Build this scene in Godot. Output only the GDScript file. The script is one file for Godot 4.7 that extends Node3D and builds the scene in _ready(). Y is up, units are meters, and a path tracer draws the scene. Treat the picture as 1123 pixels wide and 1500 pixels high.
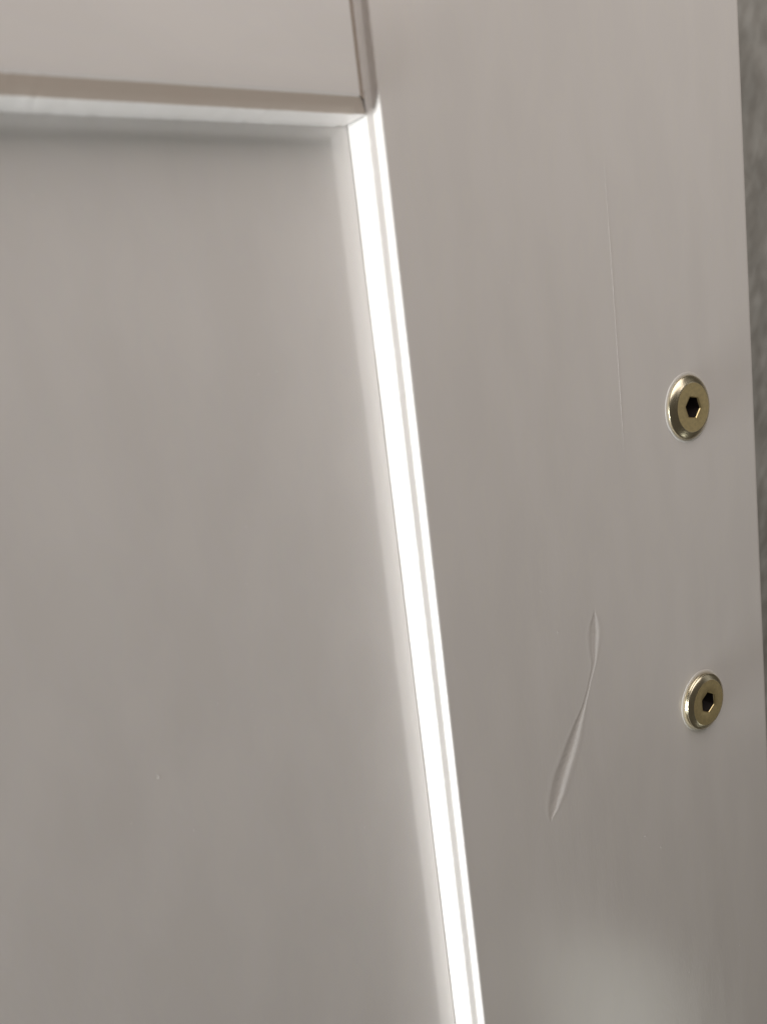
extends Node3D
# Close-up of painted furniture: a side post with two brass bolts, a recessed panel, a board with chamfered edges, and a rough plaster wall behind.
# Lengths in this script are millimetres in the furniture's own frame (front of the post z = 0, its inner arris x = 0); MM turns them into metres.

const MM := 0.001
const LIFT := 900.0          # the camera's height over the floor, mm
const DEPTH := 10.5          # how far the panel lies behind the post's front
const FACE := -1.8           # x of the post's inner edge face
const WIDTH := 130.0         # width of the post
var rng := RandomNumberGenerator.new()
var wob := FastNoiseLite.new()


func _ready() -> void:
	rng.seed = 7
	wob.seed = 3
	wob.noise_type = FastNoiseLite.TYPE_SIMPLEX_SMOOTH
	wob.frequency = 1.0
	# ---- camera
	var cam := Camera3D.new()
	cam.name = "camera"
	var right := Vector3(0.824856636, -0.119815123, 0.552499653)
	var down := Vector3(-0.201219831, -0.97550698, 0.088863448)
	var fwd := Vector3(0.528320082, -0.184473492, -0.828762584)
	cam.transform = Transform3D(Basis(right, -down, -fwd).orthonormalized(), p3(-113.39, 0.0, 159.69))
	cam.fov = 62.09
	cam.near = 0.01
	cam.far = 20.0
	var lens := CameraAttributesPhysical.new()
	lens.frustum_focal_length = 19.94
	lens.frustum_focus_distance = 0.262
	lens.frustum_near = 0.01
	lens.frustum_far = 20.0
	lens.exposure_aperture = 9.0
	cam.attributes = lens
	add_child(cam)
	cam.fov = 62.09
	cam.current = true
	# ---- surrounding light of the room
	var we := WorldEnvironment.new()
	we.name = "world_environment"
	var env := Environment.new()
	env.background_mode = Environment.BG_COLOR
	env.background_color = Color(0.056, 0.049, 0.037).linear_to_srgb()
	env.tonemap_mode = Environment.TONE_MAPPER_LINEAR
	env.tonemap_exposure = 1.0
	env.sdfgi_enabled = true
	env.ssao_enabled = true
	env.ssil_enabled = true
	we.environment = env
	add_child(we)
	# ---- window to the left, raking across the front; a softer unseen fill added above and in front
	lamp("window_light", Vector3(-1000, -300, 15), Vector3(0, -60, 0), Vector2(0.15, 0.7), 2.25, Color(0.965, 1.0, 1.0))
	lamp("top_fill", Vector3(20, 470, 360), Vector3(30, 60, 0), Vector2(0.85, 0.5), 0.285, Color(1.0, 0.925, 0.88))
	lamp("sheen_fill", Vector3(1060, -40, 700), Vector3(100, -40, 0), Vector2(0.36, 1.3), 0.045, Color(1.0, 0.98, 0.94))  # unseen, added for the vertical sheen on post and bolt faces
	lamp("reflection_fill", Vector3(775, -1160, 720), Vector3(110, -230, 0), Vector2(0.2, 0.28), 0.033, Color(0.98, 1.0, 0.90))  # unseen, added to put a pale reflection low on the post
	# ---- what stands there
	build_wall()
	build_furniture()


func p3(x: float, y: float, z: float) -> Vector3:
	return Vector3(x, y + LIFT, z) * MM


func lamp(called: String, at: Vector3, to: Vector3, size: Vector2, energy: float, tint: Color) -> void:
	var l := AreaLight3D.new()
	l.name = called
	l.area_size = size
	l.light_energy = energy
	l.light_color = tint.linear_to_srgb()
	l.area_range = 6.0
	l.area_attenuation = 2.0
	l.shadow_enabled = true
	add_child(l)
	l.look_at_from_position(p3(at.x, at.y, at.z), p3(to.x, to.y, to.z))


# ------------------------------------------------------------------ materials
func noise_map(s: int, freq: float, octaves: int, as_normal: bool, strength: float, ramp: Gradient = null, side := 1024) -> NoiseTexture2D:
	var n := FastNoiseLite.new()
	n.seed = s
	n.noise_type = FastNoiseLite.TYPE_SIMPLEX_SMOOTH
	n.frequency = freq
	n.fractal_octaves = octaves
	var t := NoiseTexture2D.new()
	t.width = side
	t.height = side
	t.seamless = true
	t.noise = n
	t.as_normal_map = as_normal
	t.bump_strength = strength
	if ramp:
		t.color_ramp = ramp
	return t


func ramp2(a: Color, b: Color, lo := 0.25, hi := 0.75) -> Gradient:
	var g := Gradient.new()
	g.offsets = PackedFloat32Array([lo, hi])
	g.colors = PackedColorArray([a.linear_to_srgb(), b.linear_to_srgb()])
	return g


func paint(s: int, tone: Color, rough: float, stretch := Vector3(9, 3, 9), wave := 0.014) -> StandardMaterial3D:
	var m := StandardMaterial3D.new()
	m.resource_name = "satin_paint"
	m.albedo_color = Color.WHITE
	m.albedo_texture = noise_map(s, 0.006, 4, false, 1.0, ramp2(tone * 0.982, tone * 1.01))
	m.roughness = rough
	m.metallic_specular = 0.55
	m.uv1_triplanar = true
	m.uv1_scale = stretch
	m.normal_enabled = true
	m.normal_texture = noise_map(s + 1, 0.02, 3, true, 2.0)
	m.normal_scale = wave
	m.heightmap_enabled = true
	m.heightmap_scale = 0.0007
	m.heightmap_texture = noise_map(s + 2, 0.11, 3, false, 1.0)
	return m


func metal(s: int, tone: Color, rough: float) -> StandardMaterial3D:
	var m := StandardMaterial3D.new()
	m.resource_name = "brass_plating"
	m.albedo_texture = noise_map(s, 0.02, 4, false, 1.0, ramp2(tone * 0.93, tone * 1.05), 256)
	m.metallic = 1.0
	m.roughness = rough
	m.uv1_triplanar = true
	m.uv1_scale = Vector3(120, 120, 120)
	m.heightmap_enabled = true
	m.heightmap_scale = 0.0016
	m.heightmap_texture = noise_map(s + 1, 0.09, 3, false, 1.0, null, 256)
	return m


# ------------------------------------------------------------------ meshes
func piece(called: String, st: SurfaceTool, m: Material, parent: Node3D) -> MeshInstance3D:
	var o := MeshInstance3D.new()
	o.name = called
	o.mesh = st.commit()
	o.material_override = m
	parent.add_child(o, true)
	return o


# rows[j][i]: a sheet of points (metres); loop closes each row on itself
func sheet(st: SurfaceTool, rows: Array, closed := false, base := 0, holes := [], tints := PackedColorArray()) -> int:
	var n: int = rows[0].size()
	var at := 0
	for r in rows:
		for v in r:
			if tints.size():
				st.set_color(tints[at])
				at += 1
			st.add_vertex(v)
	for j in rows.size() - 1:
		for i in (n if closed else n - 1):
			var a := base + j * n + i
			var b := base + j * n + (i + 1) % n
			var c := a + n
			var d := b + n
			var open := false
			for h in holes:   # a bored hole: centre and radius, seen from the front
				var q: Vector3 = rows[j][i]
				open = open or q.z > -0.001 and Vector2(q.x - h.x, q.y - h.y).length() < h.z
			if open:
				continue
			st.add_index(a); st.add_index(c); st.add_index(b)
			st.add_index(b); st.add_index(c); st.add_index(d)
	return base + rows.size() * n


func columns(rows: Array, from: int, to: int) -> Array:
	var out := []
	for row in rows:
		out.append(row.slice(from, to + 1))
	return out


func start() -> SurfaceTool:
	var st := SurfaceTool.new()
	st.begin(Mesh.PRIMITIVE_TRIANGLES)
	return st


func spans(stops: Array) -> PackedFloat32Array:   # [from, to, step], ... -> values
	var out := PackedFloat32Array()
	for s in stops:
		var k := int(ceil(absf(s[1] - s[0]) / s[2]))
		for i in k:
			out.append(lerpf(s[0], s[1], float(i) / k))
	out.append(stops[-1][1])
	return out


# the long dent in the post: left edge, right edge and depth at a height y
var dent_y := [-76.5, -79.8, -83.2, -87.5, -91.3, -96.1, -102.1, -108.2, -112.3, -118.3, -124.7, -128.2, -130.6]
var dent_l := [52.7, 50.9, 49.9, 49.8, 50.1, 48.4, 45.2, 40.2, 37.0, 32.8, 30.2, 29.6, 29.9]
var dent_r := [52.8, 53.5, 53.75, 52.8, 51.6, 49.3, 46.6, 44.0, 42.2, 38.9, 35.3, 32.6, 30.0]
func dent(x: float, y: float) -> float:
	if y > dent_y[0] or y < dent_y[-1]:
		return 0.0
	var k := 0
	while k < dent_y.size() - 2 and y < dent_y[k + 1]:
		k += 1
	var t: float = (y - dent_y[k]) / (dent_y[k + 1] - dent_y[k])
	t = clampf(t, 0.0, 1.0)
	var before := maxi(k - 1, 0)
	var after := mini(k + 2, dent_y.size() - 1)
	var l: float = cubic_interpolate(dent_l[k], dent_l[k + 1], dent_l[before], dent_l[after], t)
	var r: float = cubic_interpolate(dent_r[k], dent_r[k + 1], dent_r[before], dent_r[after], t)
	var ragged := 0.12 * wob.get_noise_2d(y * 0.8, 71.0)
	l += ragged - 0.15
	r += 0.15 + 0.1 * wob.get_noise_2d(y * 1.1, 83.0)
	var w := maxf(r - l, 0.05)
	var u := (x - l) / w
	var deep := 0.085 * pow(w, 0.9)
	var rim := 0.012 * minf(w, 2.0) * (exp(-pow((u - 1.12) / 0.16, 2.0)) + 0.6 * exp(-pow((u + 0.1) / 0.15, 2.0)))
	if u <= 0.0 or u >= 1.0:
		return rim
	var valley := 0.5 + 0.06 * wob.get_noise_2d(y * 0.35, 4.0)
	var s := u / valley if u < valley else (1.0 - u) / (1.0 - valley)
	s = s * s * (3.0 - 2.0 * s) * 0.75 + s * 0.25
	return rim - deep * s + (0.05 * wob.get_noise_2d(x * 0.9 + y * 0.35, y * 0.22) + 0.02 * wob.get_noise_2d(x * 3.0, y * 1.4)) * s * minf(w * 0.4, 1.0)


func build_furniture() -> void:
	var f := Node3D.new()
	f.name = "painted_furniture"
	f.set_meta("label", "pale painted furniture frame with recessed panel, dented side post and two brass bolts")
	f.set_meta("category", "furniture")
	add_child(f)
	f.position = Vector3(0, LIFT, 0) * MM
	var white := paint(11, Color(0.80, 0.77, 0.745) / 0.93, 0.20, Vector3(9, 3, 9), 0.005)
	white.vertex_color_use_as_albedo = true
	var panel_white := paint(31, Color(0.80, 0.77, 0.75), 0.17, Vector3(9, 4, 9))
	var board_white := paint(51, Color(0.80, 0.77, 0.75), 0.34, Vector3(4, 9, 9))
	panel_white.metallic_specular = 0.7
	panel_white.clearcoat_enabled = true
	panel_white.clearcoat = 0.75
	panel_white.clearcoat_roughness = 0.13
	build_post(f, white)
	build_panel(f, panel_white)
	build_board(f, board_white)
	build_bolt(f, Vector3(97.4, -26.7, 0), 1.9, 9.35, 0.55, 20.0, 101, "brass bolt seated flush in the post, the upper of the two")
	build_bolt(f, Vector3(96.4, -117.9, 0), 2.5, 8.85, 1.45, 2.0, 131, "worn brass bolt standing slightly proud, the lower of the two")
	build_scratch(f, board_white)
	build_nibs(f, board_white)


func build_post(f: Node3D, m: Material) -> void:
	# profile round the post: inner face, bevel, bead, front, outer arris, outer face, back
	var prof := []
	for z in [-30.0, -13.0, -11.0, -7.0, -4.4, -3.0]:
		prof.append(Vector2(FACE, z))
	for q in [[-1.78, -2.86], [-1.68, -2.78], [-0.9, -2.6], [-0.16, -2.42], [-0.03, -2.36], [0.0, -2.22], [0.0, -1.5], [0.0, -0.6], [0.03, -0.36], [0.12, -0.16], [0.28, -0.045], [0.5, 0.0]]:
		prof.append(Vector2(q[0], q[1]))
	var first_front := prof.size()
	for x in spans([[0.9, 4.0, 1.0], [4.0, 28.0, 3.0], [28.0, 55.6, 0.2], [55.6, 84.0, 3.5], [84.0, 110.0, 0.65], [110.0, 128.4, 3.5]]):
		prof.append(Vector2(x, 0.0))
	for q in [[128.9, 0.0], [129.4, -0.06], [129.75, -0.25], [129.94, -0.6], [130.0, -1.1], [130.0, -3.0], [130.0, -28.0], [129.0, -30.0], [FACE + 1.0, -30.6]]:
		prof.append(Vector2(q[0], q[1]))
	var tints := PackedColorArray()
	var rows := []
	for y in spans([[300.0, 95.0, 8.0], [95.0, -74.0, 0.65], [-74.0, -133.0, 0.28], [-133.0, -260.0, 0.8], [-260.0, -420.0, 8.0]]):
		var row := PackedVector3Array()
		for i in prof.size():
			var q: Vector2 = prof[i]
			var x := q.x
			var z := q.y
			var bare := 0.93
			if i >= first_front and q.y == 0.0:
				var hollow := dent(x, y)
				bare += 0.065 * smoothstep(0.03, 0.16, -hollow) * (0.8 + 0.4 * wob.get_noise_2d(x * 2.0, y * 0.8))   # rubbed paint in the dent
				z += hollow + 0.03 * wob.get_noise_2d(x * 0.04, y * 0.006)
			elif i >= 4 and i < first_front:   # a brushed, slightly ragged arris
				var rag := 0.10 * wob.get_noise_2d(y * 0.5, i * 0.35) + 0.11 * wob.get_noise_2d(y * 1.6, i * 0.5)
				x += rag * (1.0 if i < first_front - 3 else 0.5)
				z += 0.6 * rag if i < first_front - 6 else 0.0
			elif i < 4:
				x += 0.05 * wob.get_noise_2d(y * 0.05, 9.0)
			row.append(Vector3(x, y, z) * MM)
			tints.append(Color(bare, bare, bare))
		rows.append(row)
	var st := start()
	sheet(st, rows, true, 0, [Vector3(97.4, -26.7, 7.4) * MM, Vector3(96.4, -117.9, 7.4) * MM], tints)
	st.generate_normals()
	var o := piece("side_post", st, m, f)
	o.set_meta("label", "wide side post with a long curved dent and a fine scratch")


func build_panel(f: Node3D, m: Material) -> void:
	var rows := []
	var xs := spans([[-420.0, -140.0, 20.0], [-140.0, -2.1, 4.0]])
	for y in spans([[300.0, 100.0, 20.0], [100.0, -260.0, 4.0], [-260.0, -420.0, 20.0]]):
		var row := PackedVector3Array()
		row.append(Vector3(-420, y, -DEPTH - 8.0) * MM)
		for x in xs:
			row.append(Vector3(x, y, -DEPTH + 0.10 * wob.get_noise_2d(x * 0.018, y * 0.01)) * MM)
		row.append(Vector3(-1.9, y, -DEPTH - 0.15) * MM)
		row.append(Vector3(-1.9, y, -DEPTH - 8.0) * MM)
		rows.append(row)
	var st := start()
	sheet(st, rows, true)
	st.generate_normals()
	piece("recessed_panel", st, m, f)


func build_board(f: Node3D, m: Material) -> void:
	# front z0, chamfer c along the bottom and right edges, meeting in a mitre; lower back edge slightly chipped
	var z0 := 1.36
	var c := 2.85
	var y0 := 52.95
	var x0 := -5.6
	var st := start()
	var base := 0
	var back := -DEPTH + 0.18
	# bottom sweep: front -> chamfer -> underside
	var rows := []
	for x in spans([[-420.0, -130.0, 6.0], [-130.0, x0, 0.35]]):
		var row := PackedVector3Array()
		var j1 := 0.05 * wob.get_noise_2d(x * 0.6, 1.0)
		var j2 := 0.10 * wob.get_noise_2d(x * 0.16, 7.0) + 0.05 * wob.get_noise_2d(x * 0.5, 2.0)
		var j3 := 0.14 * wob.get_noise_2d(x * 0.2, 17.0) + 0.09 * wob.get_noise_2d(x * 0.5, 12.0)
		var k := clampf((x - x0) / -3.0, 0.0, 1.0)
		j1 *= k; j2 *= k; j3 *= k
		var e := clampf((x - (x0 - c)) / c, 0.0, 1.0) * 0.0
		for q in [[300.0, z0], [200.0, z0], [120.0, z0], [y0 + 12.0, z0], [y0 + 4.0, z0], [y0 + 0.6, z0], [y0 + 0.15 + j1, z0 - 0.02], [y0 - 0.25 + j1, z0 - 0.2]]:
			row.append(Vector3(x + e, q[0], q[1]) * MM)
		for t in [0.5, 0.9]:
			row.append(Vector3(x, y0 - c * t + j2 * t * 0.3, z0 - c * t) * MM)
		for q in [[-c - 0.02, -c - 0.35], [-c - 0.1, -c - 2.0], [-c - 0.22, -c - 5.0]]:
			row.append(Vector3(x, y0 + q[0] + j2 * 0.5 + 0.02 * wob.get_noise_2d(x * 0.2, q[1] * 0.3), z0 + q[1]) * MM)
		row.append(Vector3(x, y0 - c - 0.42 + j3, back + 0.5) * MM)
		row.append(Vector3(x, y0 - c - 0.15 + j3, back) * MM)
		row.append(Vector3(x, y0 + 30.0, back - 0.02) * MM)
		rows.append(row)
	# the right end: the same section carried round the corner to the end face
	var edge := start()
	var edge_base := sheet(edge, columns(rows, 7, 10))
	base = sheet(st, columns(rows, 0, 7), false, 0)
	base = sheet(st, columns(rows, 10, rows[0].size() - 1), false, base)
	# right chamfer and end face: sweep upward from the mitre
	rows = []
	var end := x0 + c
	for y in spans([[y0, y0 + 60.0, 0.8], [y0 + 60.0, 300.0, 12.0]]):
		var row := PackedVector3Array()
		var j := 0.05 * wob.get_noise_2d(y * 0.6, 31.0)
		var low := 1.0 if y == y0 else 0.0
		row.append(Vector3(x0 - 0.6, y, z0) * MM)
		row.append(Vector3(x0 - 0.15 + j * (1.0 - low), y, z0 - 0.02) * MM)
		for t in [0.1, 0.5, 0.9, 1.0]:
			row.append(Vector3(x0 + c * t, y - low * c * t, z0 - c * t) * MM)
		for z in [z0 - c - 0.35, z0 - c - 2.0, z0 - c - 5.0, back + 0.5, back]:
			row.append(Vector3(end, y - low * c, z) * MM)
		rows.append(row)
	base = sheet(st, columns(rows, 0, 1), false, base)
	base = sheet(st, columns(rows, 5, rows[0].size() - 1), false, base)
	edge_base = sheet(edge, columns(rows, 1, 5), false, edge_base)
	# underside between the mitre line and the end face
	rows = []
	for z in [z0 - c, z0 - c - 0.35, z0 - c - 2.0, z0 - c - 5.0, back + 0.5, back]:
		rows.append(PackedVector3Array([Vector3(x0 - 0.0, y0 - c - 0.01, z) * MM, Vector3(end, y0 - c - 0.01, z) * MM]))
	base = sheet(st, rows, false, base)
	rows = []
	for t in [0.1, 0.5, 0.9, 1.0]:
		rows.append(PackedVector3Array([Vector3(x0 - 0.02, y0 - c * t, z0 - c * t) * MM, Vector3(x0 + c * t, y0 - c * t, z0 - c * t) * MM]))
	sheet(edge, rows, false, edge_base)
	st.generate_normals()
	edge.generate_normals()
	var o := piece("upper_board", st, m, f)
	piece("chamfered_edge", edge, paint(71, Color(0.48, 0.395, 0.335), 0.4, Vector3(4, 9, 9)), o)  # taupe edge paint, darkened further to stand in for shade
	o.set_meta("label", "board across the top with chamfered, slightly chipped lower edge")


func ring(r: float, z: float, n: int) -> PackedVector3Array:
	var row := PackedVector3Array()
	for i in n:
		var a := -TAU * i / n
		row.append(Vector3(r * cos(a), r * sin(a), z) * MM)
	return row


func hex_ring(across: float, z: float, n: int, turn: float) -> PackedVector3Array:
	var row := PackedVector3Array()
	for i in n:
		var a := -TAU * i / n
		var k := fposmod(a - deg_to_rad(turn) + PI / 6.0, PI / 3.0) - PI / 6.0
		var r := across / 2.0 / cos(k)
		row.append(Vector3(r * cos(a), r * sin(a), z) * MM)
	return row


func build_bolt(f: Node3D, at: Vector3, high: float, rim: float, rim_z: float, turn: float, s: int, label: String) -> void:
	var b := Node3D.new()
	b.name = "bolt"
	b.set_meta("label", label)
	f.add_child(b, true)
	b.position = at * MM
	b.rotation_degrees = Vector3(rng.randf_range(-0.8, 0.8), rng.randf_range(-0.8, 0.8), 0)
	var brass := metal(s, Color(0.78, 0.63, 0.34), 0.32)
	var worn := metal(s + 5, Color(0.82, 0.74, 0.56), 0.25)
	var dark_metal := StandardMaterial3D.new()  # near-black metal tone for the whole socket
	dark_metal.resource_name = "dark_socket"
	dark_metal.albedo_color = Color(0.06, 0.05, 0.048).linear_to_srgb()
	dark_metal.roughness = 0.4
	dark_metal.metallic = 0.6
	var n := 72
	# head: shank side, rounded rim, sloped shoulder
	var st := start()
	var rows := []
	rows.append(ring(rim - 0.55, -3.0, n))
	rows.append(ring(rim - 0.55, minf(0.1, rim_z - 0.4), n))
	if rim_z > 1.0:
		rows.append(ring(rim - 0.15, 0.25, n))
		rows.append(ring(rim - 0.12, rim_z - 0.62, n))
		rows.append(ring(rim - 0.4, rim_z - 0.5, n))
		rows.append(ring(rim - 0.35, rim_z - 0.38, n))
	rows.append(ring(rim - 0.1, rim_z - 0.3, n))
	rows.append(ring(rim, rim_z - 0.12, n))
	rows.append(ring(rim - 0.04, rim_z + 0.06, n))
	rows.append(ring(rim - 0.2, rim_z + 0.22, n))
	var r1 := 7.35
	for t in [0.2, 0.45, 0.7, 0.9]:
		rows.append(ring(lerpf(rim - 0.2, r1, t), lerpf(rim_z + 0.22, high - 0.08, pow(t, 0.8)), n))
	rows.append(ring(r1 - 0.06, high - 0.03, n))
	rows.append(ring(r1 - 0.2, high, n))
	sheet(st, rows, true)
	st.generate_normals()
	piece("bolt_shoulder", st, worn, b)
	# flat top with the hexagon cut out of it
	st = start()
	rows = [ring(r1 - 0.2, high, n), ring(5.5, high - 0.01, n), hex_ring(6.5, high - 0.02, n, turn), hex_ring(6.0, high - 0.06, n, turn), hex_ring(5.7, high - 0.3, n, turn)]
	sheet(st, rows, true)
	st.generate_normals()
	piece("bolt_top", st, brass, b)
	st = start()
	rows = [hex_ring(5.7, high - 0.3, n, turn), hex_ring(5.65, high - 0.6, n, turn), hex_ring(5.6, high - 4.6, n, turn), ring(1.6, high - 5.6, n), ring(0.01, high - 5.7, n)]
	sheet(st, rows, true)
	st.generate_normals()
	piece("hex_socket", st, dark_metal, b)
	# the paint pushed up round the head
	st = start()
	rows = []
	for k in 9:
		var a := PI * k / 8.0
		var row := PackedVector3Array()
		for i in n:
			var t := -TAU * i / n
			var r := rim + 0.42 + 0.16 * wob.get_noise_2d(cos(t) * 2.0 + s, sin(t) * 2.0) - 0.5 * cos(PI - a)
			row.append(Vector3(r * cos(t), r * sin(t), -0.03 + 0.16 * sin(a)) * MM)
		rows.append(row)
	rows.reverse()
	sheet(st, rows, true)
	st.generate_normals()
	piece("paint_collar", st, paint(s + 12, Color(0.80, 0.775, 0.735), 0.35), b)


func build_scratch(f: Node3D, m: Material) -> void:
	# hairline ridge of lifted paint running down the post
	var rows := []
	for y in spans([[53.0, -42.0, 0.8]]):
		var t: float = (53.0 - y) / 95.0
		var k := smoothstep(0.0, 0.3, t) * smoothstep(1.0, 0.75, t)
		k = maxf(k * (0.75 + 0.5 * wob.get_noise_2d(y * 0.5, 40.0)), 0.02)
		var x := 68.95 + 0.14 * sin(t * PI) + 0.03 * wob.get_noise_2d(y * 0.3, 55.0)
		rows.append(PackedVector3Array([Vector3(x - 0.10 * k, y, 0.0) * MM, Vector3(x - 0.03 * k, y, 0.06 * k + 0.004) * MM, Vector3(x + 0.12 * k, y, 0.0) * MM]))
	var st := start()
	sheet(st, rows)
	st.generate_normals()
	var o := piece("scratch", st, m, f)
	o.set_meta("label", "fine pale vertical scratch on the post")


func build_nibs(f: Node3D, m: Material) -> void:
	# dust nibs and dried runs in the paint of post and panel
	var st := start()
	var base := 0
	for k in 110:
		var on_post := k % 2 == 0
		var x := rng.randf_range(3.0, 127.0) if on_post else rng.randf_range(-112.0, -4.0)
		var y := rng.randf_range(-230.0, 90.0) if on_post else rng.randf_range(-150.0, 48.0)
		var z := 0.0 if on_post else -DEPTH
		var w := rng.randf_range(0.07, 0.15)
		var h := w * rng.randf_range(1.0, 4.0)
		var up := rng.randf_range(-0.01, 0.012) - (0.0 if on_post else 0.02)
		var rows := []
		for j in 4:
			var a := PI / 2.0 * j / 3.0
			var row := PackedVector3Array()
			for i in 8:
				var t := -TAU * i / 8.0
				row.append(Vector3(x + w * cos(t) * maxf(cos(a), 0.01), y + h * sin(t) * maxf(cos(a), 0.01), z - 0.04 + (up + 0.06) * sin(a)) * MM)
			rows.append(row)
		base = sheet(st, rows, true, base)
	st.generate_normals()
	var o := piece("paint_nibs", st, m, f)
	o.set_meta("kind", "stuff")


func build_wall() -> void:
	var w := MeshInstance3D.new()
	w.name = "wall"
	w.set_meta("kind", "structure")
	w.set_meta("label", "rough grey plaster wall behind the furniture")
	var rows := []
	var n := FastNoiseLite.new()
	n.seed = 77
	n.noise_type = FastNoiseLite.TYPE_SIMPLEX_SMOOTH
	n.fractal_octaves = 4
	n.frequency = 0.085
	for y in spans([[500.0, 240.0, 20.0], [240.0, -420.0, 1.8], [-420.0, -700.0, 20.0]]):
		var row := PackedVector3Array()
		for x in spans([[-700.0, 130.0, 40.0], [130.0, 330.0, 1.8], [330.0, 1100.0, 40.0]]):
			row.append(p3(x, y, -75.0 + 0.45 * n.get_noise_2d(x, y)))
		rows.append(row)
	var st := start()
	sheet(st, rows)
	st.generate_normals()
	w.mesh = st.commit()
	var m := StandardMaterial3D.new()
	m.resource_name = "plaster"
	m.albedo_texture = noise_map(61, 0.014, 3, false, 1.0, ramp2(Color(0.30, 0.29, 0.268), Color(0.40, 0.39, 0.365)), 512)
	m.roughness = 0.95
	m.uv1_triplanar = true
	m.uv1_scale = Vector3(5, 5, 5)
	w.material_override = m
	add_child(w)
